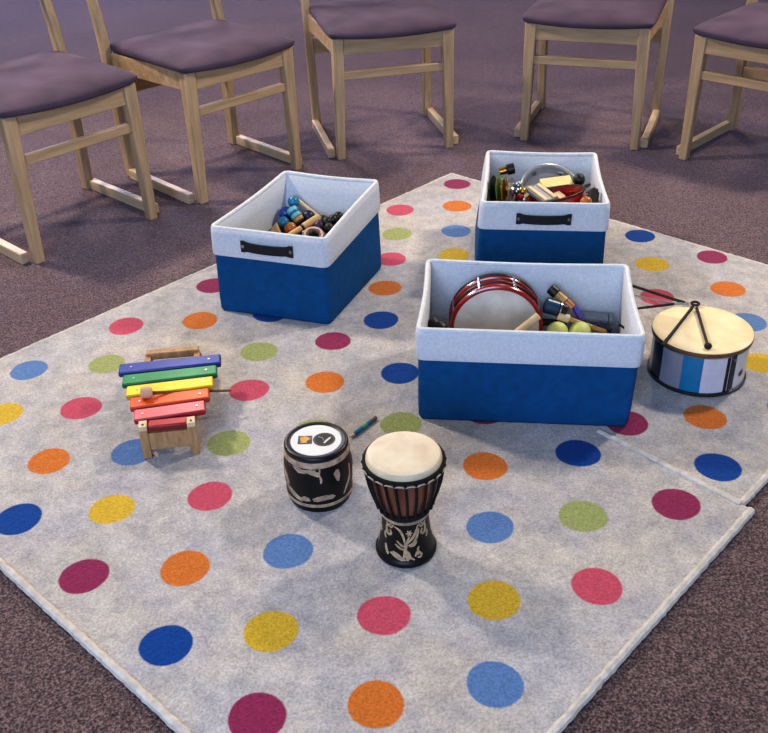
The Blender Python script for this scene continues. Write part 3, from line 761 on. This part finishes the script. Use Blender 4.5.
for k in range(6):
    c = c1_ + step * (k - 1) - XO
    if k == 0: c = (FLp + FRp) / 2 - XO + Vector((.001, .008, 0))
    z = XT - .007 if k else XT - .0085
    w = .0405 if k else .026
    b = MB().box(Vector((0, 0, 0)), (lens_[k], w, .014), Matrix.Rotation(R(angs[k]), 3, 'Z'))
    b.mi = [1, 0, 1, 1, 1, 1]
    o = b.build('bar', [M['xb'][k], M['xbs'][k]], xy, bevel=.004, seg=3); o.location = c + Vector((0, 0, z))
    o['label'] = ['red', 'pink', 'orange', 'yellow', 'green', 'blue'][k] + ' painted bar'
    bars.append((c, angs[k]))
    if k:
        for s in (-1, 1):
            p = Vector((s * lens_[k] * .38, 0, .0070)); p.rotate(Matrix.Rotation(R(angs[k]), 3, 'Z'))
            MB().tube([p, p + Vector((0, 0, .0012))], .0024, 10).build('screw', M['steel'], o)
g = (bars[2][0] + bars[3][0]) / 2 + XO; dv = Vector((cos(R(9.4)), sin(R(9.4)), 0))
h0 = at(146.5, 392.5, .0945); h1 = at(231, 390.5, .052)
ml = thing('mallet', 'wooden-headed mallet resting on the xylophone between yellow and orange bars', 'mallet', h0)
MB().tube([Vector((0, 0, 0)), (h1 - h0) * .5, h1 - h0], .0030, 10).build('stick', M['brown_wood'], ml)
dn = (h1 - h0).normalized()
MB().tube([dn * t for t in (-.0125, -.011, -.006, .004, .010, .012)], [.008, .0118, .0130, .0130, .0118, .008], 20).build('head', M['mallet_wood'], ml)

# ------------------------------------------------------------------ contents of the bins
def rodthing(name, label, cat, segs, axis_pts, group=None):
    'a straight implement: segs = [(part name, t0, t1, r0, r1, material)]'
    p0, p1 = Vector(axis_pts[0]), Vector(axis_pts[1]); d = p1 - p0
    t = thing(name, label, cat, p0, None, group)
    for nm, t0, t1, r0, r1, mt in segs:
        k = 5; L = d.length
        pts = [d * t0]; rr = [r0 * .82]; ee = min(.0015 / L, (t1 - t0) * .2)
        for i in range(k + 1):
            u = t0 + ee + (t1 - t0 - 2 * ee) * i / k; pts.append(d * u); rr.append(r0 + (r1 - r0) * i / k)
        pts.append(d * t1); rr.append(r1 * .82)
        MB().tube(pts, rr, 14).build(nm, M[mt], t)
    return t
def ball(name, label, cat, p, r, mt, stretch=1.0, axis=(0, 0, 1), group=None, band=None):
    o = MB().lathe([(r * sin(pi * i / 14), -r * stretch * cos(pi * i / 14)) for i in range(15)], 24).build(name, M[mt])
    o.location = p; o.rotation_mode = 'QUATERNION'; o.rotation_quaternion = zto(axis); tag(o, label, cat, group); return o
def hoop(name, label, cat, p, axis, rad, dep, shell_m, head_m, extras, hoop_m='black', head=True):
    t = thing(name, label, cat, p, zto(axis))
    th = .006
    MB().lathe([(rad, -dep / 2), (rad, dep / 2), (rad - th, dep / 2), (rad - th, -dep / 2), (rad, -dep / 2)], 64).build('shell', M[shell_m], t)
    if head: MB().lathe([(rad - .001, dep / 2 - .003), (rad - th, dep / 2 + .0012), (rad - .02, dep / 2 + .0006), (0, dep / 2 + .0006)], 64).build('drumhead', M[head_m], t)
    for e in extras: e(t, rad, dep)
    return t
def rimring(z, dr, r, mt):
    return lambda t, rad, dep: MB().tube([((rad + dr) * cos(2 * pi * i / 56), (rad + dr) * sin(2 * pi * i / 56), z) for i in range(56)], r, 8, closed=True).build('rim', M[mt], t)
def lugs(n, mt, off=0):
    def f(t, rad, dep):
        for i in range(n):
            a = 2 * pi * (i + off) / n; v = Vector((cos(a), sin(a), 0))
            MB().bar(v * (rad + .003) + Vector((0, 0, -dep * .42)), v * (rad + .003) + Vector((0, 0, dep * .42)), .006, .005, up=v).build('lug', M[mt], t, bevel=.001)
    return f
def jingles(n, mt, off=0):
    def f(t, rad, dep):
        for i in range(n):
            a = 2 * pi * (i + off) / n; v = Vector((cos(a), sin(a), 0)); x = v * (rad - .003)
            for dz in (-.003, .003):
                o = MB().lathe([(0, .001), (.004, .0016), (.009, .0002), (.009, -.0002), (0, -.0004)], 16).build('jingle', M[mt], t)
                o.location = x + Vector((0, 0, dz))
    return f
# --- large bin
hoop('hand_drum', 'red hand drum with a grey skin standing upright in the large bin', 'drum', (.2645, 1.965, .117), (-.06, -1, .02), .1025, .070, 'red_gloss', 'grey_skin',
     [rimring(.031, .001, .0050, 'red_gloss'), rimring(.004, .001, .0035, 'black'), rimring(-.018, .001, .0045, 'red_gloss'), rimring(-.033, .001, .004, 'black'), lugs(8, 'steel', .5)])
hoop('hand_drum', 'small black hand drum lying flat under the lime shakers in the large bin', 'drum', (.455, 1.865, .050), (0, 0, 1), .078, .066, 'black', 'black_rubber',
     [rimring(.028, .001, .004, 'dark_steel')])
for k, (px, py) in enumerate(((557.2, 332.2), (580, 332.4))):
    ball('egg_shaker', ['lime green egg shaker in the large bin, left one of two', 'lime green egg shaker in the large bin, right one of two'][k], 'shaker', aY(px, py, 1.913), .0252, 'lime', 1.0, (1, .2, 0), 'lime egg shakers')
rodthing('rhythm_stick', 'cream wooden rhythm stick leaning against the red hand drum', 'rhythm stick', [('stick', 0, 1, .0095, .0095, 'cream_wood')], [aY(508, 340, 1.875), aY(538.5, 315.5, 1.90)])
rodthing('handle_shaker', 'black-capped golden shaker handle leaning on back wall of the large bin', 'shaker', [('cap', 0, .30, .0125, .0135, 'black'), ('handle', .30, .68, .0100, .0105, 'gold'), ('band', .68, 1, .0105, .0090, 'orange_wood')], [aY(550, 288, 1.982), aY(573, 308, 1.945)])
rodthing('short_stick', 'short violet stick beside the golden shaker in the large bin', 'stick', [('stick', 0, 1, .0075, .0065, 'violet')], [aY(573.5, 305, 1.968), aY(582, 320, 1.95)])
rodthing('cylinder_shaker', 'dark teal cylinder shaker beside the red drum in the large bin', 'shaker', [('tube', 0, .62, .0185, .0185, 'dark_teal'), ('band', .62, .74, .0190, .0190, 'steel'), ('end_cap', .74, 1, .0170, .0170, 'black')], [aY(545, 304.5, 1.95), aY(566, 311, 1.945)])
rodthing('cylinder_shaker', 'grey cylinder shaker lying at the right of the large bin', 'shaker', [('tube', 0, .86, .0145, .0145, 'grey_plastic'), ('end_cap', .86, 1, .0155, .0155, 'grey_plastic')], [aY(577, 316.5, 1.985), aY(613, 319.5, 1.972)])
rodthing('wooden_beater', 'golden beater with a cream block end lying above the lime shakers', 'beater', [('block', 0, .24, .0105, .0105, 'cream_wood'), ('stick', .24, 1, .0060, .0060, 'gold')], [aY(557.5, 315.2, 1.935), aY(606, 332, 1.915)])
rodthing('wire_beater', 'thin black wire beater in the right corner of the large bin', 'beater', [('stick', 0, .8, .0028, .0028, 'black'), ('grip', .8, 1, .0045, .0045, 'black_rubber')], [aY(619, 324.5, 1.89), aY(634, 334, 1.87)])
for k, (px, py, Y, r_) in enumerate(((434.5, 324, 1.89, .017), (441, 327, 1.87, .016))):
    ball('castanet', ['black castanet against left wall of the large bin, nearer the wall', 'black castanet against left wall of the large bin, nearer the red drum'][k], 'castanet', aY(px, py, Y), r_, 'black', .7, (.3, -.3, 1), 'black castanets')
rodthing('dark_stick', 'thick dark stick lying from the red drum under the golden beater', 'stick', [('stick', 0, 1, .0085, .0075, 'black_rubber')], [aY(540, 322, 1.945), aY(566, 323, 1.945)])
rodthing('dark_stick', 'thin dark stick right of the golden beater in the large bin', 'stick', [('stick', 0, 1, .0065, .0055, 'navy')], [aY(598, 324, 1.94), aY(612, 331, 1.925)])
# --- rear bin
t = hoop('tambourine', 'grey-white tambourine leaning at the back of the rear bin', 'tambourine', aY(548.5, 192.5, 2.648), Vector((-.03, -.56, .83)), .084, .040, 'white_metal', 'grey_skin',
     [rimring(.019, .000, .0035, 'white_metal'), rimring(-.019, .000, .0035, 'white_metal'), jingles(6, 'steel')], head=False)
MB().lathe([(.079, -.017), (0, -.017)], 48).build('drumhead', M['grey_skin'], t)
t = hoop('tambourine', 'red-sided tambourine lying tilted at the front of the rear bin', 'tambourine', aY(556.5, 193, 2.487) + Vector((0, 0, -.022)), Vector((-.20, .20, 1)), .083, .036, 'red_gloss', 'grey_skin',
     [rimring(.018, -.002, .0035, 'black'), rimring(-.017, -.001, .0035, 'black'), jingles(6, 'brass')], head=False)
MB().lathe([(.078, -.014), (0, -.014)], 48).build('drumhead', M['beech'], t)
def blockthing(name, label, cat, pa, pb, wid, thk, up, mt, part, extra=None):
    d = pb - pa; L = d.length
    x = d.normalized(); z = Vector(up); z = (z - x * z.dot(x)).normalized(); y = z.cross(x)
    t = thing(name, label, cat, (pa + pb) / 2, Matrix((x, y, z)).transposed().to_quaternion())
    MB().box((0, 0, 0), (L, wid, thk)).build(part, M[mt], t, bevel=.002)
    if extra: extra(t, L)
    return t
blockthing('wood_block', 'pale yellow wooden block lying on the grey-white tambourine in the rear bin', 'wood block', aY(541, 185.5, 2.60), aY(571.5, 181.5, 2.612), .040, .017, (-.05, -.35, 1), 'yellow_wood', 'block',
           lambda t, L: MB().box((0, -.0202, 0), (.06, .0012, .005)).build('slot', M['brown_wood'], t))
def slats(t, L):
    for k in (-1, 1):
        MB().box((0, k * .015, .0072), (L * .98, .0105, .005)).build('slat', M['cream_wood'], t, bevel=.001)
blockthing('slatted_block', 'grey block with two cream slats lying in the red tambourine', 'wood block', aY(533, 187.5, 2.57), aY(551, 201, 2.50), .052, .012, (.1, -.3, 1), 'grey_plastic', 'block', slats)
blockthing('castanet_block', 'tiny cream wooden block beside the slatted block', 'wood block', aY(556, 193.5, 2.56), aY(563, 199, 2.53), .022, .012, (0, -.4, 1), 'cream_wood', 'block')
def cymbal(label, px, py, Y, r_, mt, axis):
    p = aY(px, py, Y); t = thing('hand_cymbal', label, 'cymbal', p, zto(axis), 'row of small cymbals')
    MB().lathe([(0, .006), (r_ * .28, .005), (r_ * .36, .001), (r_, -.002), (r_, -.0034), (r_ * .36, -.001), (0, .003)], 32).build('disc', M[mt], t)
    MB().tube([(0, 0, .004), (0, 0, .009)], .0035, 10).build('knob', M['black'], t)
axc = Vector((.93, -.36, .14))
cymbal('black hand cymbal against the left wall of the rear bin', 494.5, 191, 2.535, .043, 'black', axc)
cymbal('shiny green hand cymbal second from the left wall in the rear bin', 501, 190, 2.535, .043, 'iridescent', axc)
cymbal('brass hand cymbal third from the left wall in the rear bin', 506.5, 191.5, 2.53, .040, 'brass', axc)
cymbal('silver hand cymbal fourth from the left wall in the rear bin', 512.5, 191.5, 2.525, .038, 'steel', axc)
rodthing('bell_stick', 'black-ended brass bell handle sticking up behind the row of cymbals', 'bell', [('end', 0, .5, .0155, .0150, 'black'), ('collar', .5, 1, .0105, .0100, 'brass')], [aY(514.5, 168, 2.62), aY(499, 172, 2.62)])
for k, (px, py) in enumerate(((518.5, 185), (520.5, 197), (516.5, 191), (523, 191))):
    ball('jingle_bell', ['small silver bell nearest the back in the rear bin', 'small red bell at the front rim of the rear bin', 'small silver bell touching the silver cymbal', 'small brass bell beside the red tambourine'][k], 'bell', aY(px, py, 2.56 - k * .012), .010, ['steel', 'red_paint', 'steel', 'brass'][k], 1, (0, 0, 1), 'small bells')
ball('ball_maraca', 'black ball knob at the right end of the grey-white tambourine', 'maraca', aY(579, 179.5, 2.60), .0175, 'black')
rodthing('cylinder_shaker', 'black cylinder shaker in the right corner of the rear bin', 'shaker', [('tube', 0, .8, .0165, .0155, 'black_rubber'), ('cap', .8, 1, .012, .011, 'black')], [aY(591.5, 204, 2.42), aY(594.5, 189, 2.45)])
rodthing('dark_stick', 'thin dark stick between the red tambourine and the right wall of the rear bin', 'stick', [('stick', 0, 1, .005, .005, 'dark_steel')], [aY(577, 191, 2.58), aY(590, 184, 2.60)])
ball('egg_shaker', 'orange egg shaker at the right end of the red tambourine', 'shaker', aY(586, 202, 2.405), .0150, 'orange_wood', 1.1, (1, 0, .2))
# --- left bin
ball('shaker_ball', 'teal ball shaker topmost in the left bin', 'shaker', aY(293.4, 201.5, 2.585), .0165, 'teal', 1, group='ball shakers')
ball('shaker_ball', 'blue ball shaker behind the striped teal shaker in the left bin', 'shaker', aY(285.5, 213, 2.57), .0185, 'blue_paint', 1, group='ball shakers')
ball('shaker_ball', 'teal ball shaker lower left in the left bin', 'shaker', aY(283.8, 222, 2.515), .0155, 'teal', 1, group='ball shakers')
ball('shaker_ball', 'orange varnished ball shaker at the front of the left bin', 'shaker', aY(290.5, 228.5, 2.50), .0185, 'orange_wood', 1, group='ball shakers')
ball('shaker_ball', 'navy ball shaker behind the clave in the left bin', 'shaker', aY(308.5, 216.5, 2.555), .0185, 'navy', 1, group='ball shakers')
ball('shaker_ball', 'dark purple ball shaker right of the clave in the left bin', 'shaker', aY(319, 226.5, 2.495), .0175, 'purple_dark', 1, group='ball shakers')
rodthing('cylinder_shaker', 'striped teal cylinder shaker with a golden end in the left bin', 'shaker', [('tube', 0, .3, .0165, .0165, 'teal_pale'), ('stripe', .3, .42, .0168, .0168, 'teal'), ('tube', .42, .72, .0165, .0165, 'teal_pale'), ('end_cap', .72, 1, .0160, .0145, 'gold')], [aY(291, 208.5, 2.548), aY(300, 221, 2.525)])
rodthing('clave', 'thick wooden clave with a dark ring lying across the left bin', 'clave', [('stick', 0, .44, .0085, .0085, 'beech'), ('ring', .44, .49, .0095, .0095, 'black'), ('grip', .49, 1, .0105, .0115, 'beech')], [aY(287, 237, 2.455), aY(319.5, 217, 2.52)])
rodthing('rhythm_stick', 'thin pale rhythm stick leaning in the back corner of the left bin', 'rhythm stick', [('stick', 0, 1, .0065, .0065, 'cream_wood')], [aY(298, 200.5, 2.60), aY(317, 215.5, 2.56)])
wd = MB().add([(-.028, -.012, -.02), (.022, -.012, -.02), (.006, -.012, .022), (-.028, .012, -.02), (.022, .012, -.02), (.006, .012, .022)],
              [(0, 1, 2), (3, 5, 4), (0, 3, 4, 1), (1, 4, 5, 2), (2, 5, 3, 0)]).build('wood_wedge', M['beech'], bevel=.0015)
wd.location = aY(274.5, 230.5, 2.475); wd.rotation_euler = (-.3, 0, -.1); tag(wd, 'pale triangular wooden wedge at the left wall of the left bin', 'wood block')
hoop('jingle_ring', 'pinkish wooden jingle ring at the front of the left bin', 'tambourine', aY(313.5, 235.5, 2.44), Vector((.1, -.35, 1)), .027, .016, 'pink_ring', 'skin', [jingles(5, 'steel')], head=False)
for k, (px, py, r_, Y) in enumerate(((327, 222, .015, 2.50), (333, 219.5, .014, 2.51), (338.5, 216.5, .014, 2.52), (329, 228, .014, 2.465), (323, 219.5, .013, 2.53))):
    ball('jingle_bell', 'black jingle bell ' + ['in the middle of the cluster in the left bin', 'second from the right in the left bin cluster', 'rightmost in the left bin, against its right wall', 'nearest the front rim in the left bin cluster', 'leftmost of the cluster in the left bin'][k], 'bell', aY(px, py, Y), r_, 'black', 1, (0, 0, 1), 'black jingle bells')

# ------------------------------------------------------------------ light
def area(name, loc, tgt, size, energy, col, sy=None):
    l = bpy.data.lights.new(name, 'AREA'); l.energy = energy; l.color = col; l.size = size
    if sy: l.shape = 'RECTANGLE'; l.size_y = sy
    o = bpy.data.objects.new(name, l); C.objects.link(o); o.location = loc
    o.rotation_mode = 'QUATERNION'; o.rotation_quaternion = (Vector(tgt) - Vector(loc)).to_track_quat('-Z', 'Y'); return o
def spot(name, loc, tgt, energy, col, rad=.09, ang=110):
    l = bpy.data.lights.new(name, 'SPOT'); l.energy = energy; l.color = col; l.shadow_soft_size = rad; l.spot_size = R(ang); l.spot_blend = .8
    o = bpy.data.objects.new(name, l); C.objects.link(o); o.location = loc
    o.rotation_mode = 'QUATERNION'; o.rotation_quaternion = (Vector(tgt) - Vector(loc)).to_track_quat('-Z', 'Y'); return o
WARM = (1.0, .87, .73)
spot('downlight_and_fill', (-2.1, 3.3, 2.5), (-.7, 2.0, 0), 270, WARM, .15)
spot('downlight_and_fill', (2.2, 3.1, 2.5), (.6, 1.9, 0), 215, WARM, .15)
spot('downlight_and_fill', (-1.3, 5.6, 2.7), (-1.0, 4.4, 0), 130, WARM, .12)
spot('downlight_and_fill', (1.3, 5.6, 2.7), (1.0, 4.4, 0), 115, WARM, .12)
spot('downlight_and_fill', (-1.3, .2, 2.8), (-.9, .8, 0), 40, WARM)  # weak fill added to warm the near left of the rug
area('window_light', (-.9, -2.4, 1.9), (0.1, 2.0, 0), 2.4, 135, (.44, .64, 1.0), 1.6)
area('far_window_light', (-3.0, 9.0, 2.0), (-1, 3, 0), 4.0, 230, (.66, .66, 1.0), 2.0)
w = bpy.data.worlds.new('room'); bpy.context.scene.world = w; w.use_nodes = True
bg = w.node_tree.nodes['Background']; bg.inputs[0].default_value = (.74, .80, .95, 1); bg.inputs[1].default_value = .17
vs_ = bpy.context.scene.view_settings
vs_.view_transform = 'Standard'; vs_.look = 'Medium High Contrast'; vs_.exposure = -0.04; vs_.gamma = 1
